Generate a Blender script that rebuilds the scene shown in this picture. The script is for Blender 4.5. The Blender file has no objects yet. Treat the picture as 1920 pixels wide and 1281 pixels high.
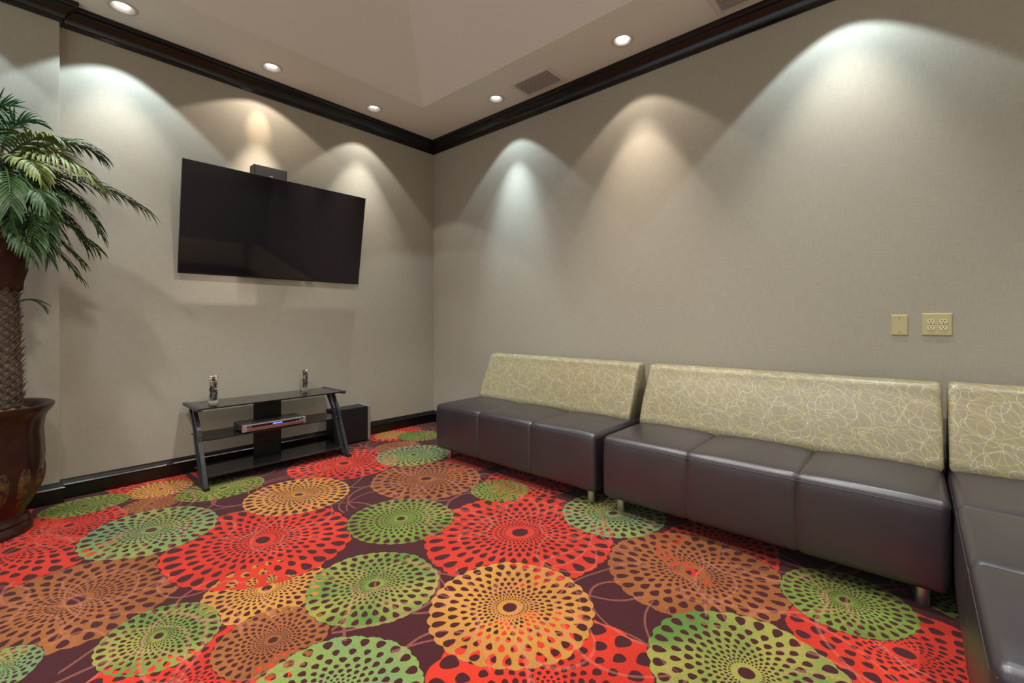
import bpy, bmesh, math, random
from mathutils import Vector, Matrix
S = bpy.context.scene
C = S.collection
R = math.radians
PI = math.pi
random.seed(7)

# ------------------------------------------------------------------ camera
cam_d = bpy.data.cameras.new('camera')
cam_d.sensor_fit = 'HORIZONTAL'
cam_d.sensor_width = 36
cam_d.lens = 848.0 / 1920 * 36
cam_d.shift_y = -39.5 / 1920
cam_d.clip_start = 0.02
cam = bpy.data.objects.new('camera', cam_d)
C.objects.link(cam)
CAM = (-3.087, -3.886, 1.09)
cam.location = CAM
cam.rotation_euler = (R(90), 0, R(41.7 - 90))
S.camera = cam

# ------------------------------------------------------------------ world and exposure
w = bpy.data.worlds.new('world')
S.world = w
w.use_nodes = True
w.node_tree.nodes['Background'].inputs[0].default_value = (0.93, 0.96, 1.0, 1)
w.node_tree.nodes['Background'].inputs[1].default_value = 0.8
S.view_settings.view_transform = 'Standard'
S.view_settings.look = 'None'
S.view_settings.gamma = 1
S.view_settings.use_curve_mapping = False
S.view_settings.exposure = 0.4

H = 3.0            # soffit height
YB = -4.9          # rear wall
XL = -5.4          # open left side of the room

# ------------------------------------------------------------------ small helpers
def lin(r, g, b):
    def f(c):
        c /= 255.0
        return c / 12.92 if c <= 0.04045 else ((c + 0.055) / 1.055) ** 2.4
    return (f(r), f(g), f(b), 1)

class NT:
    """tiny wrapper that strings shader nodes together"""
    def __init__(s, name):
        s.m = bpy.data.materials.new(name)
        s.m.use_nodes = True
        s.t = s.m.node_tree
        s.b = s.t.nodes['Principled BSDF']
        s._c = None
    def new(s, k, **kw):
        n = s.t.nodes.new(k)
        for a, v in kw.items(): setattr(n, a, v)
        return n
    def put(s, sock, v):
        if isinstance(v, bpy.types.NodeSocket): s.t.links.new(v, sock)
        elif v is not None: sock.default_value = v
    def math(s, op, a, b=None, c=None, clamp=False):
        n = s.new('ShaderNodeMath', operation=op, use_clamp=clamp)
        s.put(n.inputs[0], a)
        if b is not None: s.put(n.inputs[1], b)
        if c is not None: s.put(n.inputs[2], c)
        return n.outputs[0]
    def vmath(s, op, a, b=None, out=0):
        n = s.new('ShaderNodeVectorMath', operation=op)
        s.put(n.inputs[0], a)
        if b is not None: s.put(n.inputs[1], b)
        return n.outputs[out]
    def mix(s, f, a, b):
        n = s.new('ShaderNodeMix', data_type='RGBA', clamp_factor=True)
        s.put(n.inputs['Factor'], f); s.put(n.inputs[6], a); s.put(n.inputs[7], b)
        return n.outputs[2]
    def vmix(s, f, a, b):
        n = s.new('ShaderNodeMix', data_type='VECTOR')
        s.put(n.inputs['Factor'], f); s.put(n.inputs[4], a); s.put(n.inputs[5], b)
        return n.outputs[1]
    def sep(s, v):
        n = s.new('ShaderNodeSeparateXYZ'); s.put(n.inputs[0], v); return n.outputs
    def comb(s, x, y, z=0.0):
        n = s.new('ShaderNodeCombineXYZ')
        s.put(n.inputs[0], x); s.put(n.inputs[1], y); s.put(n.inputs[2], z)
        return n.outputs[0]
    def noise(s, vec, scale, detail=2.0, rough=0.5):
        n = s.new('ShaderNodeTexNoise')
        s.put(n.inputs['Vector'], vec); n.inputs['Scale'].default_value = scale
        n.inputs['Detail'].default_value = detail; n.inputs['Roughness'].default_value = rough
        return n.outputs
    def coord(s):
        if s._c is None: s._c = s.new('ShaderNodeTexCoord')
        return s._c.outputs['Object']
    def bump(s, h, strength=0.2, dist=0.001):
        n = s.new('ShaderNodeBump'); n.inputs['Strength'].default_value = strength
        n.inputs['Distance'].default_value = dist
        s.put(n.inputs['Height'], h); s.t.links.new(n.outputs[0], s.b.inputs['Normal'])
    def base(s, c): s.put(s.b.inputs['Base Color'], c)
    def set(s, rough=None, metal=None, spec=None, coat=None, coatr=None):
        for k, v in (('Roughness', rough), ('Metallic', metal), ('Specular IOR Level', spec),
                     ('Coat Weight', coat), ('Coat Roughness', coatr)):
            if v is not None: s.b.inputs[k].default_value = v

def simple(name, col, rough=0.5, metal=0.0, spec=0.5, coat=0.0, noise_amt=0.08, nscale=20, bump=0.0):
    t = NT(name)
    n = t.noise(t.coord(), nscale, 3)
    d = tuple(c * (1 - noise_amt) for c in col[:3]) + (1,)
    l = tuple(min(1, c * (1 + noise_amt)) for c in col[:3]) + (1,)
    t.base(t.mix(n[0], d, l)); t.set(rough, metal, spec, coat, 0.1)
    if bump: t.bump(n[0], bump, 0.002)
    return t.m

# ------------------------------------------------------------------ mesh helpers
def link(name, bm, mats, parent=None, smooth=False, angle=None):
    me = bpy.data.meshes.new(name)
    bmesh.ops.recalc_face_normals(bm, faces=bm.faces)
    bm.to_mesh(me); bm.free()
    for m in (mats if isinstance(mats, (list, tuple)) else [mats]): me.materials.append(m)
    if smooth:
        for p in me.polygons: p.use_smooth = True
    if angle is not None:
        me.set_sharp_from_angle(angle=R(angle))
    o = bpy.data.objects.new(name, me); C.objects.link(o)
    if parent: o.parent = parent
    return o
def thing(name, label, cat, loc=(0, 0, 0), rz=0, group=None):
    o = bpy.data.objects.new(name, None); C.objects.link(o)
    o.empty_display_size = 0.1
    o.location = loc; o.rotation_euler = (0, 0, rz)
    o['label'] = label; o['category'] = cat
    if group: o['group'] = group
    return o
def tag(o, label, cat, group=None):
    o['label'] = label; o['category'] = cat
    if group: o['group'] = group
def struct(o): o['kind'] = 'structure'; return o
def box(bm, lo, hi, mat=0, bev=0.0, seg=2):
    g = bmesh.ops.create_cube(bm, size=1)
    vs = g['verts']
    for v in vs:
        v.co = Vector([(lo[i] + hi[i]) / 2 + v.co[i] * (hi[i] - lo[i]) for i in range(3)])
    fs = list({f for v in vs for f in v.link_faces})
    for f in fs: f.material_index = mat
    if bev:
        es = list({e for v in vs for e in v.link_edges})
        r = bmesh.ops.bevel(bm, geom=es, offset=bev, segments=seg, profile=0.5, affect='EDGES')
        for f in r['faces']: f.material_index = mat
    return vs
def lathe(bm, prof, n=32, center=(0, 0), mat=0, rfun=None, cap=True):
    rings = []
    for (z, r) in prof:
        ring = []
        for i in range(n):
            a = 2 * PI * i / n
            rr = r if rfun is None else rfun(r, a, z)
            ring.append(bm.verts.new((center[0] + rr * math.cos(a), center[1] + rr * math.sin(a), z)))
        rings.append(ring)
    for k in range(len(rings) - 1):
        for i in range(n):
            f = bm.faces.new((rings[k][i], rings[k][(i + 1) % n], rings[k + 1][(i + 1) % n], rings[k + 1][i]))
            f.material_index = mat
    if cap:
        for ring in (rings[0], rings[-1]):
            f = bm.faces.new(ring); f.material_index = mat
    return rings
def cyl(bm, p0, p1, r, n=16, r1=None, mat=0):
    p0, p1 = Vector(p0), Vector(p1)
    d = p1 - p0
    q = d.to_track_quat('Z', 'Y')
    a = []; b = []
    for i in range(n):
        t = 2 * PI * i / n
        o = Vector((math.cos(t), math.sin(t), 0))
        a.append(bm.verts.new(p0 + q @ (o * r))); b.append(bm.verts.new(p1 + q @ (o * (r1 if r1 is not None else r))))
    for i in range(n):
        bm.faces.new((a[i], a[(i + 1) % n], b[(i + 1) % n], b[i])).material_index = mat
    bm.faces.new(a).material_index = mat; bm.faces.new(b).material_index = mat
def tube(bm, pts, r, n=8):
    pts = [Vector(p) for p in pts]; rings = []
    for i, p in enumerate(pts):
        d = (pts[min(i + 1, len(pts) - 1)] - pts[max(i - 1, 0)]).normalized()
        q = d.to_track_quat('Z', 'Y')
        rr = r(i / (len(pts) - 1)) if callable(r) else r
        rings.append([bm.verts.new(p + q @ Vector((rr * math.cos(2 * PI * k / n), rr * math.sin(2 * PI * k / n), 0))) for k in range(n)])
    for a, b in zip(rings, rings[1:]):
        for k in range(n): bm.faces.new((a[k], a[(k + 1) % n], b[(k + 1) % n], b[k]))
    bm.faces.new(rings[0]); bm.faces.new(rings[-1])
def sweep(bm, path, prof, into):
    """sweep (offset, z) profile along a plan polyline with mitred corners; into = +1/-1 side of offset"""
    n = len(path); cols = []
    for i, p in enumerate(path):
        p = Vector(p)
        d0 = (Vector(path[i]) - Vector(path[i - 1])).normalized() if i > 0 else None
        d1 = (Vector(path[i + 1]) - Vector(path[i])).normalized() if i < n - 1 else None
        nn = []
        for d in (d0, d1):
            if d is not None: nn.append(Vector((-d.y, d.x)) * into)
        if len(nn) == 2:
            m = (nn[0] + nn[1]).normalized(); m = m / m.dot(nn[0])
        else: m = nn[0]
        cols.append([bm.verts.new((p.x + m.x * o, p.y + m.y * o, z)) for (o, z) in prof])
    for a, b in zip(cols, cols[1:]):
        for k in range(len(prof)):
            bm.faces.new((a[k], a[(k + 1) % len(prof)], b[(k + 1) % len(prof)], b[k]))
    bm.faces.new(cols[0]); bm.faces.new(cols[-1])

# ------------------------------------------------------------------ materials: setting
def wall_mat():
    t = NT('linen wallpaper')
    p = t.coord()
    x, y, z = t.sep(p)
    h = t.math('ADD', x, y)
    weft = t.noise(t.comb(t.math('MULTIPLY', h, 14.0), 0.0, t.math('MULTIPLY', z, 420.0)), 1.0, 2)
    warp = t.noise(t.comb(t.math('MULTIPLY', h, 420.0), 0.0, t.math('MULTIPLY', z, 14.0)), 1.0, 2)
    f = t.math('MULTIPLY', t.math('ADD', weft[0], warp[0]), 0.5)
    big = t.noise(p, 0.9, 2)
    c = t.mix(t.math('MULTIPLY', t.math('SUBTRACT', f, 0.25), 2.0, clamp=True), lin(152, 147, 133), lin(177, 172, 157))
    c = t.mix(t.math('MULTIPLY', big[0], 0.25), c, lin(168, 156, 138))
    t.base(c); t.set(0.75, 0, 0.25)
    t.bump(f, 0.25, 0.0006)
    return t.m
M_wall = wall_mat()
M_ceil = simple('ceiling paint', lin(226, 222, 214), 0.9, noise_amt=0.02, nscale=60, spec=0.2)
M_trim = simple('black lacquered moulding', lin(17, 14, 15), 0.28, spec=0.4, coat=0.2, noise_amt=0.2)

# medallions of the carpet: (px, py of the centre in the photo's plan, radius x, radius y, hue, petals)
FW = (math.cos(R(41.7)), math.sin(R(41.7))); RT = (math.sin(R(41.7)), -math.cos(R(41.7)))
def floor_at(u, v):
    a = (u - 960) / 848.0; b = (601 - v) / 848.0
    t = -CAM[2] / b
    return CAM[0] + t * (FW[0] + a * RT[0]), CAM[1] + t * (FW[1] + a * RT[1])
PAL = {
 'orange': (lin(236, 62, 38), lin(214, 52, 34)),
 'rust':   (lin(214, 52, 34), lin(226, 66, 44)),
 'gold':   (lin(206, 140, 62), lin(222, 158, 70)),
 'brown':  (lin(158, 92, 46), lin(176, 106, 54)),
 'green':  (lin(112, 134, 50), lin(128, 156, 60)),
 'leaf':   (lin(96, 140, 62), lin(170, 168, 80)),
 'lime':   (lin(146, 168, 84), lin(120, 156, 104)),
}
MED = [ # bottom layers first
 ('orange', 25, 1032, .42, .44, 28), ('orange', 130, 985, .24, .26, 26), ('orange', 300, 905, .26, .22, 26),
 ('gold', 300, 917, .17, .17, 28), ('orange', 645, 869, .40, .38, 30), ('orange', 735, 812, .30, .30, 28),
 ('gold', 735, 816, .17, .15, 26), ('green', 786, 817, .20, .20, 28), ('brown', 745, 838, .20, .17, 26),
 ('rust', 1000, 900, .36, .30, 28), ('rust', 1345, 1030, .34, .26, 28), ('orange', 330, 1300, .34, .30, 22),
 ('orange', 1030, 1310, .40, .38, 22), ('orange', 1700, 1225, .30, .34, 20), ('orange', 880, 868, .22, .20, 24),
 ('brown', 145, 1125, .34, .35, 30), ('brown', 285, 945, .14, .13, 24), ('green', 160, 948, .20, .16, 26),
 ('green', 418, 915, .25, .20, 30), ('gold', 500, 1102, .23, .23, 30),
 ('orange', 493, 1012, .41, .46, 32), ('rust', 975, 998, .50, .47, 34), ('brown', 800, 898, .37, .38, 30),
 ('brown', 1300, 1073, .36, .37, 30), ('brown', 510, 1200, .18, .18, 26), ('lime', 284, 994, .285, .32, 28),
 ('gold', 560, 928, .30, .31, 32), ('green', 752, 973, .285, .285, 32), ('leaf', 700, 1096, .262, .27, 30),
 ('lime', 775, 853, .30, .27, 30), ('green', 938, 919, .19, .18, 26), ('lime', 1150, 963, .30, .28, 30),
 ('leaf', 300, 1192, .175, .20, 28), ('gold', 958, 1138, .315, .315, 32), ('green', 1583, 1125, .23, .22, 30),
 ('lime', 625, 1308, .26, .26, 24), ('leaf', 1400, 1262, .30, .30, 28), ('lime', -15, 1262, .11, .13, 20),
]
MEDW = [(k,) + floor_at(u, v) + (rx, ry, n) for k, u, v, rx, ry, n in MED]
# the rest of the carpet, under the sofas and behind the photographer
ks = ['orange', 'green', 'gold', 'brown', 'lime', 'rust', 'leaf']
i = 0
for gx in range(8):
    for gy in range(9):
        X = -5.2 + gx * 0.66 + random.uniform(-.1, .1); Y = -4.7 + gy * 0.58 + random.uniform(-.1, .1)
        r_ = random.uniform(.2, .34)
        if all(math.hypot(X - m[1], Y - m[2]) > r_ * 0.75 + m[3] for m in MEDW):
            MEDW.append((ks[i % 7], X, Y, r_, r_, random.choice([26, 28, 30]))); i += 1

def carpet_mat():
    t = NT('medallion carpet')
    p = t.coord()
    wob = t.noise(p, 5.0, 1)
    pv = t.vmath('ADD', p, t.vmath('SCALE', t.vmath('SUBTRACT', wob[1], (0.5, 0.5, 0.5))))
    pv.node.inputs[1].links[0].from_node.inputs['Scale'].default_value = 0.03
    x, y, z = t.sep(pv)
    flat = t.comb(x, y, 0.0)
    bg = lin(74, 27, 33)
    # layers: local position + petals in one vector, colours separately; keep the layer below too
    top = (9.0, 9.0, 28.0); und = (9.0, 9.0, 28.0)
    cu = bg; cu2 = bg; du = bg
    for k, X, Y, rx, ry, n in MEDW:
        d = t.vmath('SUBTRACT', flat, (X, Y, 0))
        d = t.vmath('MULTIPLY', d, (1 / rx, 1 / ry, 0))
        ln = t.vmath('LENGTH', d, out=1)
        inside = t.math('LESS_THAN', ln, 1.0)
        d = t.vmath('ADD', d, (0, 0, float(n)))
        und = t.vmix(inside, und, top)
        du = t.mix(inside, du, cu)
        top = t.vmix(inside, top, d)
        cu = t.mix(inside, cu, PAL[k][0])
        cu2 = t.mix(inside, cu2, PAL[k][1])
    def holes(v):
        a, b, n = t.sep(v)
        r = t.vmath('LENGTH', t.comb(a, b, 0.0), out=1)
        th = t.math('ARCTAN2', b, a)
        q = 1.235
        row = t.math('DIVIDE', t.math('LOGARITHM', t.math('DIVIDE', 0.97, t.math('MAXIMUM', r, 0.001)), math.e), math.log(q))
        ri = t.math('FLOOR', row)
        g = t.math('SUBTRACT', t.math('SUBTRACT', row, ri), 0.5)          # + = towards the centre
        al = t.math('ADD', t.math('MULTIPLY', th, t.math('DIVIDE', n, 2 * PI)), t.math('MULTIPLY', ri, 0.5))
        fa = t.math('SUBTRACT', t.math('FRACT', al), 0.5)
        alt = t.math('FRACT', t.math('MULTIPLY', t.math('ADD', ri, t.math('MULTIPLY', n, 0.5)), 0.618))
        wa = t.math('ADD', 0.22, t.math('MULTIPLY', alt, 0.08))
        wa = t.math('MULTIPLY', wa, t.math('ADD', 1.0, t.math('MULTIPLY', g, -0.9)))
        wg = t.math('ADD', 0.35, t.math('MULTIPLY', alt, 0.09))
        e = t.math('ADD', t.math('POWER', t.math('ABSOLUTE', t.math('DIVIDE', fa, wa)), 2.0),
                   t.math('POWER', t.math('ABSOLUTE', t.math('DIVIDE', g, wg)), 2.0))
        h = t.math('LESS_THAN', e, 1.0)
        core = t.math('LESS_THAN', ri, 9.0)
        h = t.math('MULTIPLY', h, core)
        dot = t.math('LESS_THAN', r, 0.085)
        # scalloped rim
        sc = t.math('ADD', 0.965, t.math('MULTIPLY', t.math('ABSOLUTE', t.math('COSINE', t.math('MULTIPLY', th, t.math('DIVIDE', n, 2.0)))), 0.035))
        rim = t.math('GREATER_THAN', r, sc)
        return t.math('MAXIMUM', t.math('MAXIMUM', h, dot), rim), r
    h1, r1 = holes(top)
    h2, r2 = holes(und)
    tint = t.noise(p, 3.5, 2)
    body = t.mix(t.math('MULTIPLY', t.math('SUBTRACT', tint[0], 0.38), 4.0, clamp=True), cu, cu2)
    below = t.mix(h2, du, bg)
    # only some of the holes show the medallion below
    ho = t.noise(p, 2.3, 1)
    below = t.mix(t.math('GREATER_THAN', ho[0], 0.52), bg, below)
    col = t.mix(h1, body, below)
    # thin scribbled loops woven over everything
    lo = None
    wv = t.noise(p, 1.6, 1)
    ps = t.vmath('ADD', p, t.vmath('MULTIPLY', t.vmath('SUBTRACT', wv[1], (0.5, 0.5, 0.5)), (0.28, 0.28, 0)))
    for (s_, ang, ox, oy, rr) in ((1.15, .3, .1, .4, .40), (1.5, 1.1, .6, .2, .36), (2.1, 2.0, .3, .7, .38), (1.35, 2.7, .8, .5, .30)):
        rt = t.new('ShaderNodeVectorRotate', rotation_type='Z_AXIS'); t.put(rt.inputs['Vector'], ps); rt.inputs['Angle'].default_value = ang
        q_ = t.vmath('ADD', t.vmath('MULTIPLY', rt.outputs[0], (s_, s_ * 1.25, 0)), (ox, oy, 0))
        q_ = t.vmath('SUBTRACT', t.vmath('FRACTION', q_), (0.5, 0.5, 0))
        ln = t.vmath('LENGTH', q_, out=1)
        dd = t.math('LESS_THAN', t.math('ABSOLUTE', t.math('SUBTRACT', ln, rr)), 0.006 * s_)
        lo = dd if lo is None else t.math('MAXIMUM', lo, dd)
    onbg = t.mix(0.30, col, lin(226, 140, 120))
    gate = t.noise(p, 1.9, 1)
    lo = t.math('MULTIPLY', lo, t.math('GREATER_THAN', gate[0], 0.44))
    col = t.mix(lo, col, onbg)
    # pile
    pile = t.noise(p, 420.0, 2)
    tuft = t.noise(p, 130.0, 3, 0.7)
    col = t.mix(t.math('MULTIPLY', t.math('SUBTRACT', tuft[0], 0.35), 0.9, clamp=True), col, (0.03, 0.012, 0.012, 1))
    col = t.mix(t.math('MULTIPLY', pile[0], 0.40), col, (0.02, 0.008, 0.008, 1))
    t.base(col); t.set(0.95, 0, 0.1)
    t.b.inputs['Sheen Weight'].default_value = 0.1
    t.bump(pile[0], 0.5, 0.003)
    return t.m
M_carpet = carpet_mat()

# ------------------------------------------------------------------ room shell
bm = bmesh.new(); box(bm, (XL, YB, -0.1), (0, 0, 0)); struct(link('floor', bm, M_carpet))
bm = bmesh.new()
box(bm, (XL, 0, -0.1), (0.12, 0.12, H + 0.6))
box(bm, (XL, -0.06, 0.0), (-2.867, 0, H), bev=0.003)
struct(link('wall_left', bm, M_wall))
bm = bmesh.new(); box(bm, (0, YB - 0.12, -0.1), (0.12, 0, H + 0.6)); struct(link('wall_right', bm, M_wall))
bm = bmesh.new(); box(bm, (XL, YB - 0.12, -0.1), (0, YB, H + 0.6)); struct(link('wall_rear', bm, M_wall))

LIGHTS = [ # x, y, beam tint, spill tint, beam W, spill W, description
 (-2.61, -0.281), (-1.747, -0.264), (-0.875, -0.251), (-0.272, -1.193), (-0.288, -2.399), (-0.285, -3.60),
 (-3.48, -0.281), (-1.0, -4.6), (-2.3, -4.6), (-3.6, -4.6)]
# ceiling: flat soffit with the downlight holes, then the sloping tray and its flat top
SX, TX = 0.59, 1.14
ZT = 3.41
def ceiling():
    bm = bmesh.new()
    x0, x1, y0, y1 = XL, 0.0, YB, 0.0
    o = [(x0, y0), (x1, y0), (x1, y1), (x0, y1)]
    a = [(x0 + SX, y0 + SX), (x1 - SX, y0 + SX), (x1 - SX, y1 - SX), (x0 + SX, y1 - SX)]
    b = [(x0 + TX, y0 + TX), (x1 - TX, y0 + TX), (x1 - TX, y1 - TX), (x0 + TX, y1 - TX)]
    vo = [bm.verts.new((*p, H)) for p in o]; va = [bm.verts.new((*p, H)) for p in a]; vb = [bm.verts.new((*p, ZT)) for p in b]
    to = [bm.verts.new((*p, H + 0.6)) for p in o]
    for k in range(4):
        j = (k + 1) % 4
        bm.faces.new((vo[k], vo[j], va[j], va[k])); bm.faces.new((va[k], va[j], vb[j], vb[k])); bm.faces.new((vo[k], to[k], to[j], vo[j]))
    bm.faces.new(vb); bm.faces.new(to)
    ob = link('ceiling', bm, M_ceil)
    cb = bmesh.new()
    for l in LIGHTS: cyl(cb, (l[0], l[1], H - 0.05), (l[0], l[1], H + 0.12), 0.056, 32)
    cut = link('cutter', cb, M_ceil)
    md = ob.modifiers.new('holes', 'BOOLEAN'); md.object = cut; md.operation = 'DIFFERENCE'; md.solver = 'EXACT'
    dg = bpy.context.evaluated_depsgraph_get()
    me = bpy.data.meshes.new_from_object(ob.evaluated_get(dg))
    ob.modifiers.clear(); ob.data = me
    bpy.data.objects.remove(cut)
    return ob
struct(ceiling())

crown = [(0, H - 0.122), (0.012, H - 0.122), (0.012, H - 0.104), (0.020, H - 0.098), (0.024, H - 0.080), (0.034, H - 0.062),
         (0.050, H - 0.048), (0.060, H - 0.040), (0.060, H - 0.030), (0.072, H - 0.026), (0.078, H - 0.018), (0.078, H - 0.001), (0, H - 0.001)]
base = [(0, 0.0), (0.018, 0.0), (0.018, 0.078), (0.024, 0.081), (0.024, 0.088), (0.016, 0.094), (0.013, 0.104), (0.008, 0.112), (0.006, 0.121), (0, 0.121)]
bm = bmesh.new(); sweep(bm, [(XL, -0.06), (-2.867, -0.06), (-2.867, 0), (0, 0)], crown, -1)
struct(link('trim_1', bm, M_trim, smooth=True, angle=35))
bm = bmesh.new(); sweep(bm, [(0, 0), (0, YB)], crown, -1)
struct(link('trim_2', bm, M_trim, smooth=True, angle=35))
bm = bmesh.new(); sweep(bm, [(0, YB), (XL, YB)], crown, -1)
struct(link('trim_3', bm, M_trim, smooth=True, angle=35))
bm = bmesh.new(); sweep(bm, [(XL, -0.06), (-2.867, -0.06), (-2.867, 0), (0, 0)], base, -1)
struct(link('baseboard_left', bm, M_trim, smooth=True, angle=30))
bm = bmesh.new(); sweep(bm, [(0, 0), (0, YB)], base, -1)
struct(link('baseboard_right', bm, M_trim, smooth=True, angle=30))
bm = bmesh.new(); sweep(bm, [(0, YB), (XL, YB)], base, -1)
struct(link('baseboard_rear', bm, M_trim, smooth=True, angle=30))

# ------------------------------------------------------------------ recessed downlights
M_ring = simple('light trim ring', lin(205, 198, 190), 0.4, noise_amt=0.02)
M_can = simple('satin reflector', lin(225, 222, 218), 0.25, 0.9, noise_amt=0.02)
def glow(name, col, s):
    t = NT(name); t.base(col)
    t.b.inputs['Emission Color'].default_value = col; t.b.inputs['Emission Strength'].default_value = s
    return t.m
M_bulb = glow('lamp lens', (1, 0.97, 0.93, 1), 3.0)
def spot(name, parent, loc, energy, col, half, blend, aim=None, size=0.02):
    d = bpy.data.lights.new(name, 'SPOT'); d.energy = energy; d.color = col
    d.spot_size = R(half * 2); d.spot_blend = blend; d.shadow_soft_size = size
    o = bpy.data.objects.new(name, d); C.objects.link(o); o.parent = parent; o.location = loc
    if aim: o.rotation_euler = (Vector(aim)).to_track_quat('-Z', 'Y').to_euler()
    return o
COOL = (0.70, 0.88, 1.0); WARM = (1.0, 0.74, 0.48); NEU = (1.0, 0.97, 0.92); SOFT = (1.0, 0.86, 0.74)
LS = [ # beam colour, beam W, half angle, blend, spill colour, spill W, half angle, blend, core (colour, W, half angle, tilt), label
 (NEU, 7, 33, .35, COOL, 30, 47, .10, (NEU, 36, 30, 9), 'recessed ceiling downlight in the upper left corner, above the potted palm'),
 (SOFT, 150, 21, 1.0, SOFT, 11, 57, .06, (WARM, 16, 14, 36), 'recessed downlight with a warm half-lit bulb, above the television'),
 (NEU, 11, 29, .12, NEU, 13, 46, .12, (NEU, 52, 27, 7), 'small lit downlight just left of the ceiling corner'),
 (COOL, 12, 30, .15, COOL, 16, 46, .12, (COOL, 95, 22, 10), 'lit downlight between the ceiling corner and the rectangular air vent'),
 (SOFT, 16, 29, .12, SOFT, 11, 47, .12, (SOFT, 50, 26, 10), 'bright downlight over the long sofa, right of the rectangular air vent'),
 (NEU, 6, 33, .5, COOL, 30, 46, .08, (NEU, 48, 31, 7), 'downlight near the right wall above the wall outlets'),
 (COOL, 6, 34, .5, COOL, 24, 48, .12, (NEU, 40, 30, 12), 'downlight over the pilaster beyond the potted palm'),
 (NEU, 6, 33, .4, NEU, 3, 46, .2, (NEU, 95, 52, -22), 'first downlight along the rear wall'),
 (NEU, 6, 33, .4, NEU, 3, 46, .2, (NEU, 95, 52, -22), 'middle downlight along the rear wall'),
 (NEU, 6, 33, .4, NEU, 3, 46, .2, (NEU, 95, 52, -22), 'last downlight along the rear wall')]
for (x, y), (c1, e1, a1, b1, c2, e2, a2, b2, (c3, e3, a3, tl), lab) in zip(LIGHTS, LS):
    t = thing('recessed_downlight', lab, 'ceiling light', (x, y, H), 0, 'recessed downlights')
    bm = bmesh.new(); lathe(bm, [(-0.001, 0.0555), (-0.006, 0.057), (-0.009, 0.064), (-0.006, 0.074), (-0.001, 0.077)], 40, cap=False)
    link('trim_ring', bm, M_ring, t, True)
    bm = bmesh.new(); lathe(bm, [(-0.001, 0.0550), (0.03, 0.050), (0.06, 0.042), (0.075, 0.036)], 40, cap=False)
    link('reflector', bm, M_can, t, True)
    bm = bmesh.new(); lathe(bm, [(0.028, 0.012), (0.030, 0.026), (0.036, 0.034), (0.05, 0.036)], 32)
    link('bulb', bm, M_bulb, t, True)
    spot('beam', t, (0, 0, -0.012), e1, c1, a1, b1, (0, 0.14, -0.99) if b1 == 1.0 else None)
    spot('spill', t, (0, 0, -0.012), e2, c2, a2, b2)
    tw = math.sin(R(tl)); aim = (tw, 0, -math.cos(R(tl))) if x > -0.5 and y > -4 else (0, tw, -math.cos(R(tl)))
    spot('core', t, (0, 0, -0.012), e3, c3, a3, 1.0, aim)

# unseen fill lamps added in the tray's flat top to wash the carpet
for (x, y, tw) in ((-1.9, -1.9, 'nearest the room corner'), (-3.4, -1.9, 'nearest the potted palm'), (-1.9, -3.2, 'nearest the corner sofa'), (-3.4, -3.2, 'above the photographer')):
    t = thing('tray_fill_light', 'large round fill lamp added out of view in the raised ceiling, %s' % tw, 'ceiling light', (x, y, ZT), 0, 'added fill lamps in the raised ceiling')
    bm = bmesh.new(); lathe(bm, [(0.0, 0.10), (-0.012, 0.10), (-0.018, 0.09), (-0.018, 0.02)], 40)
    link('fill_lamp_body', bm, M_ring, t, True)
    d = bpy.data.lights.new('lamp', 'SPOT'); d.shadow_soft_size = 0.07; d.spot_size = R(122); d.spot_blend = 0.6; d.energy = 125; d.color = (1, 0.98, 0.94)
    o = bpy.data.objects.new('lamp', d); C.objects.link(o); o.parent = t; o.location = (0, 0, -0.03)

# ------------------------------------------------------------------ air vents in the soffit
M_vent = simple('vent enamel', lin(214, 206, 196), 0.5, noise_amt=0.04)
M_dark = simple('dark cavity', lin(18, 16, 16), 0.9)
M_slat = simple('vent louvre', lin(160, 148, 142), 0.5, noise_amt=0.04)
def vent(x0, x1, y0, y1, lab):
    cx, cy = (x0 + x1) / 2, (y0 + y1) / 2
    t = thing('air_vent', lab, 'air vent', (cx, cy, H), 0, 'ceiling air vents')
    hx, hy = (x1 - x0) / 2, (y1 - y0) / 2
    bm = bmesh.new(); b = 0.032
    for lo, hi in (((-hx, -hy), (hx, -hy + b)), ((-hx, hy - b), (hx, hy)), ((-hx, -hy + b), (-hx + b, hy - b)), ((hx - b, -hy + b), (hx, hy - b))):
        box(bm, (lo[0], lo[1], -0.008), (hi[0], hi[1], -0.0005), bev=0.002, seg=1)
    link('frame', bm, M_vent, t)
    bm = bmesh.new(); box(bm, (-hx + b, -hy + b, -0.003), (hx - b, hy - b, -0.001)); link('backing', bm, M_dark, t)
    n = 8
    for k in range(n):
        X = -hx + b + (k + 0.5) * (2 * hx - 2 * b) / n
        bm = bmesh.new(); vs = box(bm, (-0.0058, -hy + b, -0.001), (0.0058, hy - b, 0.001))
        bmesh.ops.rotate(bm, verts=bm.verts, cent=(0, 0, 0), matrix=Matrix.Rotation(R(38), 3, 'Y'))
        bmesh.ops.translate(bm, verts=bm.verts, vec=(X, 0, -0.0095))
        link('slat', bm, M_slat, t)
vent(-0.368, -0.118, -1.825, -1.428, 'rectangular louvred air vent in the ceiling between two downlights')
vent(-0.365, -0.115, -3.365, -2.968, 'air vent cut off by the top edge of the photo, near the black moulding')

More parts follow.
